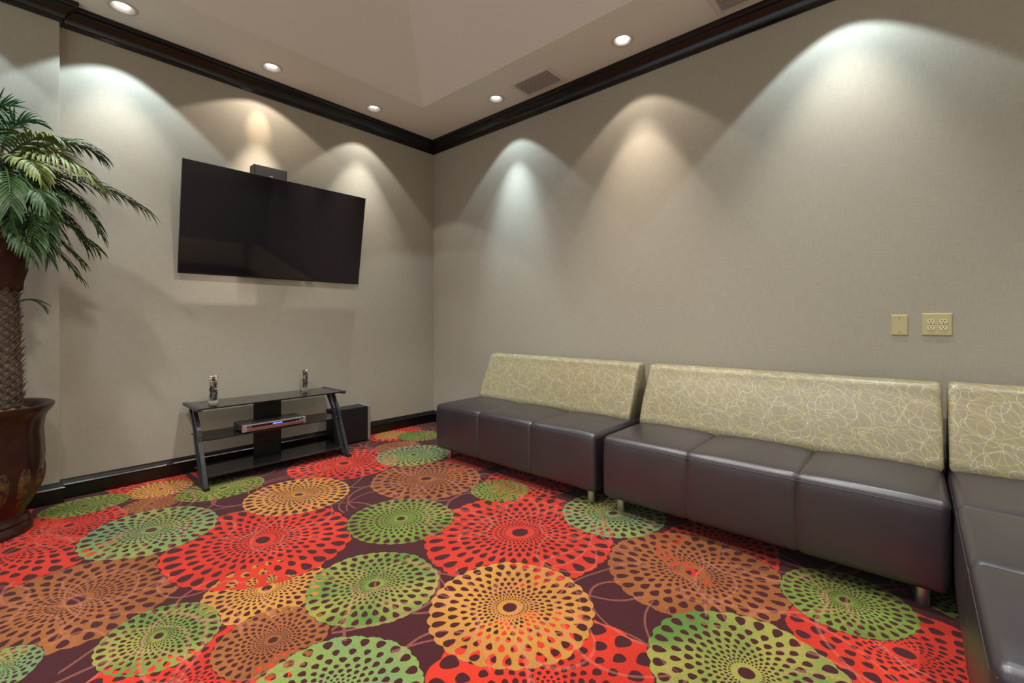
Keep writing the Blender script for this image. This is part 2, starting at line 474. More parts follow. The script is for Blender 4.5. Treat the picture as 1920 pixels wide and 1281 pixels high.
# ------------------------------------------------------------------ sofas
def vinyl():
    t = NT('dark brown vinyl')
    n = t.noise(t.coord(), 9, 3); f = t.noise(t.coord(), 260, 2)
    t.base(t.mix(n[0], lin(38, 32, 38), lin(50, 43, 48))); t.set(0.36, 0, 1.0, 0.0)
    h = t.math('ADD', t.math('MULTIPLY', f[0], 0.4), t.math('MULTIPLY', n[0], 2.5))
    t.bump(h, 0.25, 0.002)
    return t.m
def loops_mat():
    t = NT('olive upholstery with scribbled loops')
    p = t.coord()
    x, y, z = t.sep(p)
    q0 = t.comb(t.math('ADD', x, y), z, 0.0)
    wv = t.noise(q0, 5.0, 1)
    q0 = t.vmath('ADD', q0, t.vmath('MULTIPLY', t.vmath('SUBTRACT', wv[1], (0.5, 0.5, 0.5)), (0.09, 0.09, 0)))
    fine = t.noise(p, 300, 2)
    bgc = t.mix(fine[0], lin(132, 122, 96), lin(150, 140, 110))
    col = bgc
    Ls = ((4.6, .2, .1, .3, .42, 'y'), (6.5, 1.0, .5, .2, .40, 'w'), (3.8, 1.7, .3, .8, .44, 'y'), (7.5, 2.3, .7, .6, .36, 'y'),
          (5.2, 2.9, .2, .5, .42, 'w'), (8.5, .6, .9, .1, .34, 'w'), (3.3, 2.0, .6, .9, .38, 'y'), (4.2, .8, .45, .15, .33, 'w'), (4.9, 2.6, .15, .65, .43, 'y'), (6.0, .1, .85, .35, .44, 'w'))
    for s_, ang, ox, oy, rr, c in Ls:
        rt = t.new('ShaderNodeVectorRotate', rotation_type='Z_AXIS'); t.put(rt.inputs['Vector'], q0); rt.inputs['Angle'].default_value = ang
        q_ = t.vmath('ADD', t.vmath('MULTIPLY', rt.outputs[0], (s_ * 0.85, s_ * 1.25, 0)), (ox, oy, 0))
        q_ = t.vmath('SUBTRACT', t.vmath('FRACTION', q_), (0.5, 0.5, 0))
        ln = t.vmath('LENGTH', q_, out=1)
        dd = t.math('LESS_THAN', t.math('ABSOLUTE', t.math('SUBTRACT', ln, rr)), 0.0009 * s_)
        col = t.mix(t.math('MULTIPLY', dd, 0.6), col, lin(186, 180, 96) if c == 'y' else lin(196, 190, 168))
    t.base(col); t.set(0.38, 0, 0.5)
    t.bump(fine[0], 0.15, 0.0006)
    return t.m
M_vinyl = vinyl(); M_loop = loops_mat()
M_stitch = simple('seam thread', lin(66, 58, 56), 0.5)
M_chrome = simple('chrome', lin(225, 225, 232), 0.35, 1.0, noise_amt=0.02)
M_base = simple('black webbing', lin(12, 11, 12), 0.9)

def padded(bm, lo, hi, r, n=(10, 10, 6), seams=(), axis=0, puff=0.012, puffs=0.0):
    """rounded box; top pillows between seams laid across the long axis"""
    L = [hi[i] - lo[i] for i in range(3)]
    ctr = [(hi[i] + lo[i]) / 2 for i in range(3)]
    cuts = sorted([lo[axis]] + list(seams) + [hi[axis]])
    vd = {}
    def grid(i, k, cnt):  # uneven sampling, denser at ends
        t = k / cnt
        return t
    def samples(i):
        m = n[i]; e = [0, 0.3, 0.6, 1.0]
        s = [r * q for q in e] + [r + (L[i] - 2 * r) * (k + 1) / (m + 1) for k in range(m)] + [L[i] - r * q for q in reversed(e)]
        s = [lo[i] + q for q in s]
        if i == axis:
            for c in seams: s += [c - 0.022, c - 0.009, c - 0.003, c, c + 0.003, c + 0.009, c + 0.022]
        s = sorted(s); out = [s[0]]
        for q in s[1:]:
            if q - out[-1] > 0.0012: out.append(q)
        return out
    SS = [samples(0), samples(1), samples(2)]
    def vert(p):
        key = tuple(round(c, 5) for c in p)
        if key in vd: return vd[key]
        q = Vector(p)
        inner = Vector([min(max(q[i], lo[i] + r), hi[i] - r) for i in range(3)])
        d = q - inner
        nrm = d.normalized() if d.length > 1e-6 else Vector((0, 0, 0))
        q2 = inner + nrm * r if d.length > 1e-6 else q
        # pillow
        a = p[axis]
        for c0, c1 in zip(cuts, cuts[1:]):
            if c0 - 1e-6 <= a <= c1 + 1e-6:
                s = (a - c0) / (c1 - c0)
        oth = 1 - axis
        u = (p[oth] - lo[oth]) / L[oth]
        w_ = (math.sin(PI * min(max(s, 0), 1)) ** 0.5) * (math.sin(PI * min(max(u, 0), 1)) ** 0.6)
        if nrm.z > 0.5: q2.z += puff * w_
        dist = min([abs(a - c) for c in seams] or [9])
        if dist < 0.022 and nrm.length > 0:
            q2 -= nrm * 0.006 * (1 - dist / 0.022) ** 1.5
        if nrm.length > 0 and nrm.z < 0.5:
            zz = (p[2] - lo[2]) / L[2]
            q2 += Vector((nrm.x, nrm.y, 0)) * puffs * math.sin(PI * zz)
        vd[key] = bm.verts.new(q2); return vd[key]
    for ax in range(3):
        b_, c_ = [(1, 2), (0, 2), (0, 1)][ax]
        for side in (lo[ax], hi[ax]):
            for i in range(len(SS[b_]) - 1):
                for j in range(len(SS[c_]) - 1):
                    ps = []
                    for di, dj in ((0, 0), (1, 0), (1, 1), (0, 1)):
                        p = [0, 0, 0]; p[ax] = side; p[b_] = SS[b_][i + di]; p[c_] = SS[c_][j + dj]; ps.append(vert(p))
                    try: bm.faces.new(ps)
                    except ValueError: pass
def back_wedge(bm, x0, x1, zb, zt, dlow, dtop, back=0.035, nx=24):
    """backrest prism along x; y = 0 is the wall, front face leans back"""
    prof = []
    def arc(c, r, a0, a1, k=6):
        for i in range(k + 1):
            a = R(a0 + (a1 - a0) * i / k); prof.append((c[0] + r * math.cos(a), c[1] + r * math.sin(a)))
    r = 0.05
    prof += [(-back, zb), (-back - 0.01, zb + 0.1), (-back - 0.07, zt - 0.12)]
    bt = back + 0.085
    arc((-bt - 0.03, zt - 0.03), 0.03, 0, 90, 4)
    arc((-dtop + r, zt - r), r, 90, 168, 7)
    f0 = prof[-1]
    for k in range(1, 9):
        s = k / 8
        prof.append((f0[0] + (-dlow - f0[0]) * s - 0.010 * math.sin(PI * s), f0[1] + (zb + 0.01 - f0[1]) * s))
    prof.append((-dlow + 0.012, zb))
    xs = [x0 + (x1 - x0) * i / nx for i in range(nx + 1)]
    e = 0.022
    xs = [x0, x0 + e * .3, x0 + e * .65, x0 + e] + [q for q in xs[1:-1] if x0 + e * 1.2 < q < x1 - e * 1.2] + [x1 - e, x1 - e * .65, x1 - e * .3, x1]
    cy = sum(p[0] for p in prof) / len(prof); cz = sum(p[1] for p in prof) / len(prof)
    cols = []
    for x in xs:
        d = min(x - x0, x1 - x); k = max(0, 1 - d / e)
        inset = e * (1 - math.sqrt(max(0, 1 - k * k)))
        col = []
        for (py, pz) in prof:
            v = Vector((cy - py, cz - pz)); l = v.length
            v = v / l * min(inset, l * 0.5)
            col.append(bm.verts.new((x, py + v.x, max(zb, pz + v.y))))
        cols.append(col)
    for a, b in zip(cols, cols[1:]):
        for k in range(len(prof)):
            j = (k + 1) % len(prof)
            bm.faces.new((a[k], a[j], b[j], b[k]))
    bm.faces.new(cols[0]); bm.faces.new(cols[-1])
def seam_tube(pts, parent, name='seam', r=0.0016, m=None):
    bm = bmesh.new(); tube(bm, pts, r, 6); return link(name, bm, m or M_stitch, parent, True)
def leg(parent, x, y):
    bm = bmesh.new(); lathe(bm, [(0, 0.021), (0.004, 0.023), (0.092, 0.023)], 24, (x, y)); link('leg', bm, M_chrome, parent, True, 40)

ZS0, ZS1, RR = 0.088, 0.432, 0.028
def sofa_parts(t, L, D, nseam=2, back=True, blen=None):
    """local frame: x along the sofa, wall at y = 0, front at y = -D"""
    seams = [-L / 2 + L * (k + 1) / 3 for k in range(nseam)]
    bm = bmesh.new()
    padded(bm, (-L / 2, -D, ZS0), (L / 2, -0.035, ZS1), RR, (14, 10, 6), seams, 0, 0.014, 0.004)
    seat = link('seat', bm, M_vinyl, t, True)
    for s in seams:
        pts = [(s, -D - 0.0015 + 0.0055, ZS0 + .03), (s, -D + 0.0035, ZS1 - RR), (s, -D + 0.012, ZS1 - 0.012), (s, -D + RR, ZS1 - 0.004), (s, -D + 0.1, ZS1 - 0.004), (s, -0.40, ZS1 - 0.004)]
        seam_tube(pts, seat)
    # top stitch along front edge
    pts = [(-L / 2 + 0.006, -0.4, ZS1 - 0.024), (-L / 2 + 0.001, -0.6, ZS1 - 0.027), (-L / 2 + 0.008, -D + 0.010, ZS1 - 0.027), (-L / 2 + RR, -D - 0.0002, ZS1 - 0.027)]
    k = 24
    pts = [(-L / 2 + RR + (L - 2 * RR) * i / k, -D - 0.0005, ZS1 - 0.030) for i in range(k + 1)]
    pts = [(-L / 2 - 0.0005, -0.40, ZS1 - 0.03), (-L / 2 - 0.0005, -D + RR, ZS1 - 0.03), (-L / 2 + 0.008, -D + 0.008, ZS1 - .03)] + pts + [(L / 2 - 0.008, -D + 0.008, ZS1 - .03), (L / 2 + 0.0005, -D + RR, ZS1 - 0.03), (L / 2 + 0.0005, -0.40, ZS1 - 0.03)]
    seam_tube(pts, seat, 'piping', 0.0022)
    for sx in (-1, 1):
        for y in (-D + 0.085, -0.13): leg(t, sx * (L / 2 - 0.075), y)
    if back:
        bl = blen or L - 0.03
        bm = bmesh.new(); back_wedge(bm, -bl / 2, bl / 2, ZS1 - 0.012, 0.80, 0.375, 0.235)
        b = link('backrest', bm, M_loop, t, True)
    return seat

# local x -> world -y (sofa faces -x): rotation of -90 deg
def sofa(name, label, y_mid, L, D, blen):
    t = thing(name, label, 'sofa', (0, y_mid, 0), R(-90), 'lounge sofas along the right wall')
    sofa_parts(t, L, D, 2, True, blen)
    return t
sofa('armless_sofa', 'dark vinyl sofa with loop-patterned olive back, nearest the room corner', -1.785, 1.445, 0.825, 1.41)
sofa('armless_sofa', 'dark vinyl sofa with loop-patterned olive back, in the middle of the row of three', -3.27, 1.425, 0.825, 1.42)
# third unit: corner chaise
t = thing('corner_sofa', 'dark vinyl sofa turning the corner, cut off by the right edge of the photo', 'sofa', (0, -4.90, 0), 0, None)
X0, X1, Y0, Y1 = -1.84, -0.035, 0.035, 0.905
sm = [-1.345, -0.85]
bm = bmesh.new(); padded(bm, (X0, Y0, ZS0), (X1, Y1, ZS1 + 0.008), RR, (16, 12, 6), sm, 0, 0.012, 0.004)
seat = link('seat', bm, M_vinyl, t, True)
for s in sm:
    z1 = ZS1 + 0.008
    seam_tube([(s, Y1 - 0.004, ZS0 + .03), (s, Y1 - 0.0035, z1 - RR), (s, Y1 - 0.012, z1 - 0.012), (s, Y1 - RR, z1 - 0.004), (s, Y1 - 0.1, z1 - 0.004), (s, 0.39, z1 - 0.004)], seat)
zz = ZS1 - 0.022
seam_tube([(-0.38, Y1 + 0.0005, zz), (-1.2, Y1 + 0.0005, zz), (X0 + RR, Y1 + 0.0005, zz), (X0 + 0.008, Y1 - 0.008, zz), (X0 - 0.0005, Y1 - RR, zz), (X0 - 0.0005, 0.4, zz)], seat, 'piping', 0.0022)
for x in (X0 + 0.08, -0.12):
    for y in (Y1 - 0.085, Y0 + 0.09): leg(t, x, y)
bm = bmesh.new(); back_wedge(bm, -0.44, 0.44, ZS1 - 0.004, 0.805, 0.375, 0.235)
b = link('backrest', bm, M_loop, t, True); b.rotation_euler = (0, 0, R(-90)); b.location = (0, 0.462, 0)
bm = bmesh.new(); back_wedge(bm, -0.71, 0.71, ZS1 - 0.004, 0.805, 0.375, 0.235)
b = link('backrest', bm, M_loop, t, True); b.rotation_euler = (0, 0, R(180)); b.location = (-1.11, 0, 0)

# ------------------------------------------------------------------ wall plates
M_ivory = simple('ivory plastic', lin(186, 176, 128), 0.4, noise_amt=0.03)
M_ivory2 = simple('pale ivory plastic', lin(214, 206, 168), 0.35, noise_amt=0.03)
M_screw = simple('screw head', lin(120, 112, 84), 0.4, 0.3)
def plate(bm, w_, h_):
    vs = box(bm, (-0.006, -w_ / 2, -h_ / 2), (-0.0, w_ / 2, h_ / 2))
    for v in vs:
        if v.co.x < -0.003: v.co.y *= 1 - 0.008 / w_ * 2 * 0.5; v.co.z *= 1 - 0.008 / h_ * 2 * 0.5
    es = [e for e in bm.edges if all(v.co.x < -0.003 for v in e.verts)]
    bmesh.ops.bevel(bm, geom=es, offset=0.0015, segments=2, affect='EDGES')
t = thing('blank_wall_plate', 'narrow blank ivory wall plate, left of the outlet plate', 'wall plate', (0, -3.8265, 1.066))
bm = bmesh.new(); plate(bm, 0.068, 0.108); link('cover', bm, M_ivory, t)
for z in (-0.036, 0.036):
    bm = bmesh.new(); cyl(bm, (-0.0058, 0, z), (-0.0072, 0, z), 0.003, 12); link('screw', bm, M_screw, t)
t = thing('power_outlet', 'wide ivory wall plate with four power sockets above the long sofa', 'power outlet', (0, -3.968, 1.070))
bm = bmesh.new(); plate(bm, 0.113, 0.113); link('cover', bm, M_ivory, t)
for y in (-0.0225, 0.0225):
    for z in (-0.0155, 0.0155):
        bm = bmesh.new()
        cyl(bm, (-0.0055, y, z), (-0.0085, y, z), 0.0145, 28)
        for v in bm.verts: v.co.z = z + max(-0.0115, min(0.0115, v.co.z - z))
        so = link('socket', bm, M_ivory2, t)
        bm = bmesh.new()
        box(bm, (-0.009, y - 0.0075, z + 0.0005), (-0.0083, y - 0.0045, z + 0.0075)); box(bm, (-0.009, y + 0.0045, z + 0.0005), (-0.0083, y + 0.0075, z + 0.0075))
        cyl(bm, (-0.0083, y, z - 0.005), (-0.009, y, z - 0.005), 0.0024, 12)
        link('slots', bm, M_dark, so)
    bm = bmesh.new(); cyl(bm, (-0.0058, y, 0), (-0.0072, y, 0), 0.0028, 12); link('screw', bm, M_screw, t)

# ------------------------------------------------------------------ television
def screen_mat():
    t = NT('glossy black screen'); n = t.noise(t.coord(), 4, 1)
    t.base(t.mix(n[0], lin(11, 9, 15), lin(15, 12, 20))); t.set(0.06, 0, 0.65); t.b.inputs['Specular Tint'].default_value = (0.88, 0.78, 0.95, 1)
    return t.m
M_screen = screen_mat()
M_bezel = simple('black bezel', lin(16, 16, 18), 0.25, noise_amt=0.05)
M_bplas = simple('matt black plastic', lin(22, 21, 23), 0.5)
M_edge = simple('thin metal edge', lin(120, 125, 118), 0.35, 0.8, noise_amt=0.03)
W, Ht = 1.372, 0.782
tilt = math.asin(0.130 / 0.782)
tv = thing('television', 'large black flat television tilted forward on the wall, screen switched off', 'television', (-1.597, -0.045, 1.422))
rig = Matrix.Rotation(tilt, 4, 'X')
def tvpart(name, bm, m, par=None, smooth=False):
    bmesh.ops.transform(bm, matrix=rig, verts=bm.verts)
    return link(name, bm, m, par or tv, smooth)
bm = bmesh.new()
box(bm, (-W / 2, 0.0, 0.0), (W / 2, 0.013, Ht), bev=0.002)
body = tvpart('bezel', bm, M_bezel)
bm = bmesh.new(); box(bm, (-W / 2 + 0.008, -0.0012, 0.013), (W / 2 - 0.008, 0.001, Ht - 0.008)); tvpart('screen', bm, M_screen)
bm = bmesh.new()
vs = box(bm, (-0.16, 0.012, 0.12), (0.16, 0.038, 0.62), bev=0.006); tvpart('rear_housing', bm, M_bplas)
bm = bmesh.new()
box(bm, (-W / 2 - 0.0012, 0.003, 0), (-W / 2, 0.012, Ht)); box(bm, (W / 2, 0.003, 0), (W / 2 + 0.0012, 0.012, Ht)); box(bm, (-W / 2, 0.003, Ht), (W / 2, 0.012, Ht + 0.0012))
tvpart('edge_strip', bm, M_edge)
bm = bmesh.new()
box(bm, (-0.16, 0.036, 0.12), (0.16, 0.0445, 0.56), bev=0.003)
for x in (-0.13, 0.13): box(bm, (x - 0.012, -0.045, 0.40), (x + 0.012, 0.04, 0.50), bev=0.003)
link('wall_bracket', bm, M_bplas, tv)

# speaker above the television
sp = thing('center_speaker', 'small black speaker box poking up behind the top of the television', 'speaker', (-1.701, 0, 2.20))
bm = bmesh.new(); box(bm, (-0.121, -0.132, -0.035), (0.121, -0.035, 0.086), bev=0.004); link('cabinet', bm, M_bplas, sp)
bm = bmesh.new(); box(bm, (-0.116, -0.136, -0.030), (0.116, -0.1315, 0.081), bev=0.002); gr = link('grille', bm, simple('speaker cloth', lin(20, 18, 20), 0.95, noise_amt=0.4, nscale=600), sp)
bm = bmesh.new(); box(bm, (-0.012, -0.1375, 0.008), (0.012, -0.136, 0.014)); link('badge', bm, simple('silver badge', lin(190, 190, 190), 0.3, 0.7), gr)
bm = bmesh.new(); box(bm, (-0.04, -0.036, 0.0), (0.04, -0.001, 0.06), bev=0.003); link('wall_bracket', bm, M_bplas, sp)

# ------------------------------------------------------------------ television stand
M_glass = NT('black tempered glass'); M_glass.base(lin(30, 29, 30)); M_glass.set(0.06, 0, 0.6)
n_ = M_glass.noise(M_glass.coord(), 3, 1); M_glass.base(M_glass.mix(n_[0], lin(24, 23, 24), lin(34, 33, 33))); M_glass = M_glass.m
M_steel = simple('dark grey painted steel', lin(52, 54, 60), 0.35, 0.35, noise_amt=0.06)
st = thing('tv_stand', 'low black glass and metal television stand with three shelves, against the left wall', 'tv stand', (-1.74, -0.27, 0))
def shelf(name, x0, x1, y0, y1, z, th, cut=0.0):
    bm = bmesh.new()
    pts = [(x0, y1), (x0, y0 + cut), (x0 + cut * 1.2, y0), (x1 - cut * 1.2, y0), (x1, y0 + cut), (x1, y1)] if cut else [(x0, y1), (x0, y0), (x1, y0), (x1, y1)]
    a = [bm.verts.new((p[0], p[1], z)) for p in pts]; b = [bm.verts.new((p[0], p[1], z - th)) for p in pts]
    bm.faces.new(a); bm.faces.new(b)
    for i in range(len(pts)): j = (i + 1) % len(pts); bm.faces.new((a[i], a[j], b[j], b[i]))
    bmesh.ops.bevel(bm, geom=list(bm.edges), offset=0.0015, segments=1, affect='EDGES')
    return link(name, bm, M_glass, st)
top = shelf('top_shelf', -0.495, 0.495, -0.125, 0.215, 0.510, 0.010)
for sx in (-1, 1):
    bm = bmesh.new(); box(bm, (sx * 0.500 - 0.016, -0.135, 0.492), (sx * 0.500 + 0.016, 0.222, 0.514), bev=0.004)
    link('end_cap', bm, M_steel, top)
shelf('middle_shelf', -0.478, 0.478, -0.125, 0.17, 0.300, 0.008, 0.03)
shelf('bottom_shelf', -0.470, 0.470, -0.190, 0.13, 0.072, 0.008)
bm = bmesh.new(); box(bm, (-0.098, 0.095, 0.02), (0.098, 0.113, 0.499), bev=0.003)
sp_ = link('back_panel', bm, M_bplas, st)
for z in (0.17,):
    bm = bmesh.new(); tube(bm, [(0.0 + 0.024 * math.cos(a), 0.094, z + 0.012 * math.sin(a)) for a in [PI + k * PI / 8 for k in range(9)]], 0.006, 6); link('cable_hole', bm, M_dark, sp_)
# curved uprights: y(z)
crv = [(0.492, 0.045), (0.455, 0.022), (0.41, -0.018), (0.36, -0.058), (0.315, -0.074), (0.285, -0.08), (0.16, -0.145), (0.012, -0.215)]
for sx in (-1, 1):
    for off, w_ in ((0, 0.030), (0.085, 0.026)):
        bm = bmesh.new(); prev = None; x = sx * 0.487
        for i, (z, y) in enumerate(crv):
            y += off
            ring = [bm.verts.new((x + dx, y + dy, z)) for dx, dy in ((-0.012, -w_ / 2), (0.012, -w_ / 2), (0.012, w_ / 2), (-0.012, w_ / 2))]
            if prev:
                for k in range(4): bm.faces.new((prev[k], prev[(k + 1) % 4], ring[(k + 1) % 4], ring[k]))
            else: bm.faces.new(ring)
            prev = ring
        bm.faces.new(prev)
        lg = link('upright', bm, M_steel, st)
        if off == 0:
            for z, y in ((0.20, -0.125 - 0.015), (0.10, -0.172 - 0.015), (0.30, -0.077 - .015)):
                bm = bmesh.new(); cyl(bm, (x + 0.0, y - 0.002, z), (x, y + 0.004, z), 0.004, 10); link('bolt', bm, M_chrome, lg)
    bm = bmesh.new(); box(bm, (x - 0.013, -0.235, 0.0), (x + 0.013, 0.20, 0.018), bev=0.004)
    rl = link('base_rail', bm, M_steel, st)
    bm = bmesh.new(); box(bm, (x - 0.017, -0.250, 0.0), (x + 0.017, -0.205, 0.022), bev=0.005); link('foot', bm, M_bplas, rl)

# dvd player
M_silver = simple('silver plastic', lin(178, 172, 176), 0.3, 0.6, noise_amt=0.03)
M_pink = simple('rosy brushed metal fascia', lin(150, 108, 104), 0.3, 0.6, noise_amt=0.05)
M_greym = simple('grey metal case', lin(92, 88, 88), 0.35, 0.6, noise_amt=0.05)
dv = thing('dvd_player', 'silver disc player with a lit blue display on the middle shelf of the stand', 'disc player', (-1.765, -0.275, 0.3012))
bm = bmesh.new(); box(bm, (-0.215, -0.10, 0.006), (0.215, 0.085, 0.052), bev=0.002); link('case', bm, M_greym, dv)
for x in (-0.18, 0.18):
    for y in (-0.08, 0.06):
        bm = bmesh.new(); cyl(bm, (x, y, 0), (x, y, 0.007), 0.012, 16); link('foot', bm, M_bplas, dv)
bm = bmesh.new(); box(bm, (-0.220, -0.116, 0.004), (0.220, -0.099, 0.054), bev=0.004, seg=3); fr = link('fascia', bm, M_silver, dv)
bm = bmesh.new(); box(bm, (-0.190, -0.1180, 0.030), (0.175, -0.1155, 0.046), bev=0.001); link('display_window', bm, M_screen, fr)
bm = bmesh.new(); box(bm, (-0.190, -0.1185, 0.008), (0.205, -0.1155, 0.026), bev=0.001); link('lower_strip', bm, M_pink, fr)
bm = bmesh.new(); box(bm, (-0.02, -0.1190, 0.034), (0.045, -0.1178, 0.043)); link('display', bm, glow('blue display', lin(90, 130, 255), 1.1), fr)
for k in range(3):
    bm = bmesh.new(); cyl(bm, (0.15 + k * 0.017, -0.117, 0.028), (0.15 + k * 0.017, -0.1215, 0.028), 0.006, 14); link('button', bm, M_silver, fr)
bm = bmesh.new(); cyl(bm, (0.188, -0.115, 0.044), (0.188, -0.1215, 0.044), 0.007, 16); link('knob', bm, M_bplas, fr)
bm = bmesh.new(); box(bm, (-0.185, -0.1188, 0.037), (-0.16, -0.1178, 0.041)); link('badge', bm, M_silver, fr)

# vases of stones
M_clear = NT('clear glass'); M_clear.b.inputs['Transmission Weight'].default_value = 1.0
M_clear.base((0.96, 0.98, 0.97, 1)); M_clear.set(0.02); M_clear.b.inputs['IOR'].default_value = 1.45; M_clear = M_clear.m
STONES = [simple('cream pebble', lin(198, 180, 158), 0.4), simple('dark pebble', lin(48, 40, 40), 0.3),
          simple('red brown pebble', lin(112, 66, 50), 0.4), simple('grey pebble', lin(130, 124, 122), 0.4), simple('black pebble', lin(22, 20, 24), 0.25)]
def vase(x, y, r, h, lab, seed, cream):
    rnd = random.Random(seed)
    t = thing('glass_vase', lab, 'vase', (x, y, 0.510), 0, 'glass vases of pebbles')
    bm = bmesh.new()
    lathe(bm, [(0.0, r * 0.96), (0.003, r), (h, r), (h, r - 0.0025), (0.022, r - 0.003), (0.018, 0.004)], 36)
    link('glass', bm, M_clear, t, True, 40)
    # pebbles: counted, each a part
    z = 0.034; lay = 0
    while z < h + 0.006:
        k = 4 if lay % 2 else 5
        for i in range(k):
            a = 2 * PI * (i + rnd.random() * .3) / k + lay
            s = rnd.uniform(0.0085, 0.0115) * (r / 0.028)
            rr = (r - 0.004 - s * 1.02) * (1.0 if z < h else 0.75)
            bm = bmesh.new(); bmesh.ops.create_icosphere(bm, subdivisions=2, radius=s)
            sx, sy, sz = rnd.uniform(.85, 1.0), rnd.uniform(.85, 1.0), rnd.uniform(.65, 1.0)
            for v in bm.verts: v.co = Vector((v.co.x * sx, v.co.y * sy, v.co.z * sz)) + Vector((rr * math.cos(a), rr * math.sin(a), z + rnd.uniform(-.002, .002)))
            top_ = z / h
            m = STONES[0 if (rnd.random() < (0.85 if top_ > 0.82 else cream)) else rnd.choice([1, 1, 4, 4, 2, 3])]
            link('pebble', bm, m, t, True)
        z += 0.0155 * (r / 0.028); lay += 1
vase(-2.11, -0.205, 0.030, 0.180, 'larger clear glass cylinder of mixed pebbles on the left end of the stand', 3, 0.12)
vase(-1.425, -0.105, 0.026, 0.170, 'smaller clear glass cylinder of mixed pebbles on the right end of the stand', 5, 0.2)

# subwoofer
sb = thing('subwoofer', 'black box speaker with a grey front edge on the carpet, right of the stand', 'speaker', (-1.04, -0.105, 0))
bm = bmesh.new(); box(bm, (-0.17, -0.080, 0.012), (0.145, 0.075, 0.315), bev=0.003); link('cabinet', bm, M_bplas, sb)
bm = bmesh.new(); box(bm, (0.145, -0.083, 0.010), (0.170, 0.078, 0.318), bev=0.004); link('front_panel', bm, simple('silver grey panel', lin(150, 142, 130), 0.4, 0.2), sb)
for x in (-0.14, 0.13):
    for y in (-0.055, 0.05):
        bm = bmesh.new(); cyl(bm, (x, y, 0), (x, y, 0.013), 0.014, 14); link('foot', bm, M_bplas, sb)

# ------------------------------------------------------------------ potted palm
PX, PY = -3.19, -0.365
def urn_mat():
    t = NT('dark red brown glazed urn')
    n = t.noise(t.coord(), 7, 4); t.base(t.mix(n[0], lin(28, 14, 12), lin(58, 31, 26))); t.set(0.3, 0, 0.35, 0.1)
    return t.m
def patina():
    t = NT('urn with old gold patina')
    n = t.noise(t.coord(), 30, 4, 0.7)
    f = t.math('MULTIPLY', t.math('SUBTRACT', n[0], 0.42), 6, clamp=True)
    t.base(t.mix(f, lin(34, 22, 16), lin(92, 72, 40))); t.set(0.45, 0.1, 0.4, 0.1); t.bump(n[0], 0.4, 0.003)
    return t.m
M_urn = urn_mat(); M_pat = patina()
pot = thing('planter_urn', 'large dark brown glazed urn with a flared rim, holding the palm', 'planter', (PX, PY, 0))
prof = [(0.0, 0.185), (0.0, 0.205), (0.02, 0.208), (0.035, 0.198), (0.05, 0.190), (0.062, 0.196), (0.072, 0.19), (0.085, 0.178), (0.11, 0.180), (0.137, 0.200), (0.18, 0.222), (0.229, 0.236),
        (0.312, 0.247), (0.38, 0.250), (0.456, 0.247), (0.515, 0.243), (0.571, 0.250), (0.60, 0.262), (0.625, 0.280), (0.64, 0.288), (0.652, 0.287), (0.655, 0.280), (0.648, 0.262), (0.635, 0.245), (0.60, 0.232), (0.58, 0.225)]
bm = bmesh.new()
def flute(r, a, z):
    return r * (1 + (0.012 * math.cos(a * 16) if 0.36 < z < 0.58 else 0))
lathe(bm, prof, 96, (0, 0), 0, flute)
link('body', bm, M_urn, pot, True, 50)
for k in range(16):
    a = 2 * PI * k / 16
    bm = bmesh.new()
    n = 12; rings = []
    for i in range(n + 1):
        s = i / n; z = 0.115 + s * 0.235
        rb = 0.181 + (0.247 - 0.181) * math.sin(s * PI / 2) ** 0.9
        wd = 0.036 * math.sin(PI * (0.06 + 0.88 * s)) ** 0.6 * (0.7 + 0.5 * s)
        hh = 0.020 * math.sin(PI * (0.04 + 0.92 * s)) ** 0.7
        ring = []
        for j in range(9):
            u = -1 + 2 * j / 8
            rr = rb - 0.004 + hh * math.sqrt(max(0, 1 - u * u)); an = a + wd * u / rb
            ring.append(bm.verts.new((rr * math.cos(an), rr * math.sin(an), z)))
        rings.append(ring)
    for p, q in zip(rings, rings[1:]):
        for j in range(8): bm.faces.new((p[j], p[j + 1], q[j + 1], q[j]))
        bm.faces.new((p[8], p[0], q[0], q[8]))
    bm.faces.new(rings[0]); bm.faces.new(rings[-1])
    link('rib', bm, M_pat, pot, True, 60)

pm = thing('potted_palm', 'artificial palm tree with drooping green fronds standing in the brown urn', 'palm', (PX, PY, 0))
def rel(p): return (p[0] - PX, p[1] - PY, p[2])
# moss
M_moss = NT('dry moss'); n_ = M_moss.noise(M_moss.coord(), 45, 4, .7)
M_moss.base(M_moss.mix(M_moss.math('MULTIPLY', M_moss.math('SUBTRACT', n_[0], .35), 3, clamp=True), lin(60, 44, 22), lin(150, 116, 60))); M_moss.bump(n_[0], 1.0, .01); M_moss.set(.9); M_moss = M_moss.m
bm = bmesh.new(); rings = lathe(bm, [(0.590, 0.228), (0.615, 0.205), (0.632, 0.15), (0.640, 0.05)], 64)
for v in bm.verts:
    if v.co.z > 0.6: v.co.z += random.uniform(-.006, .012)
link('moss', bm, M_moss, pm, True)
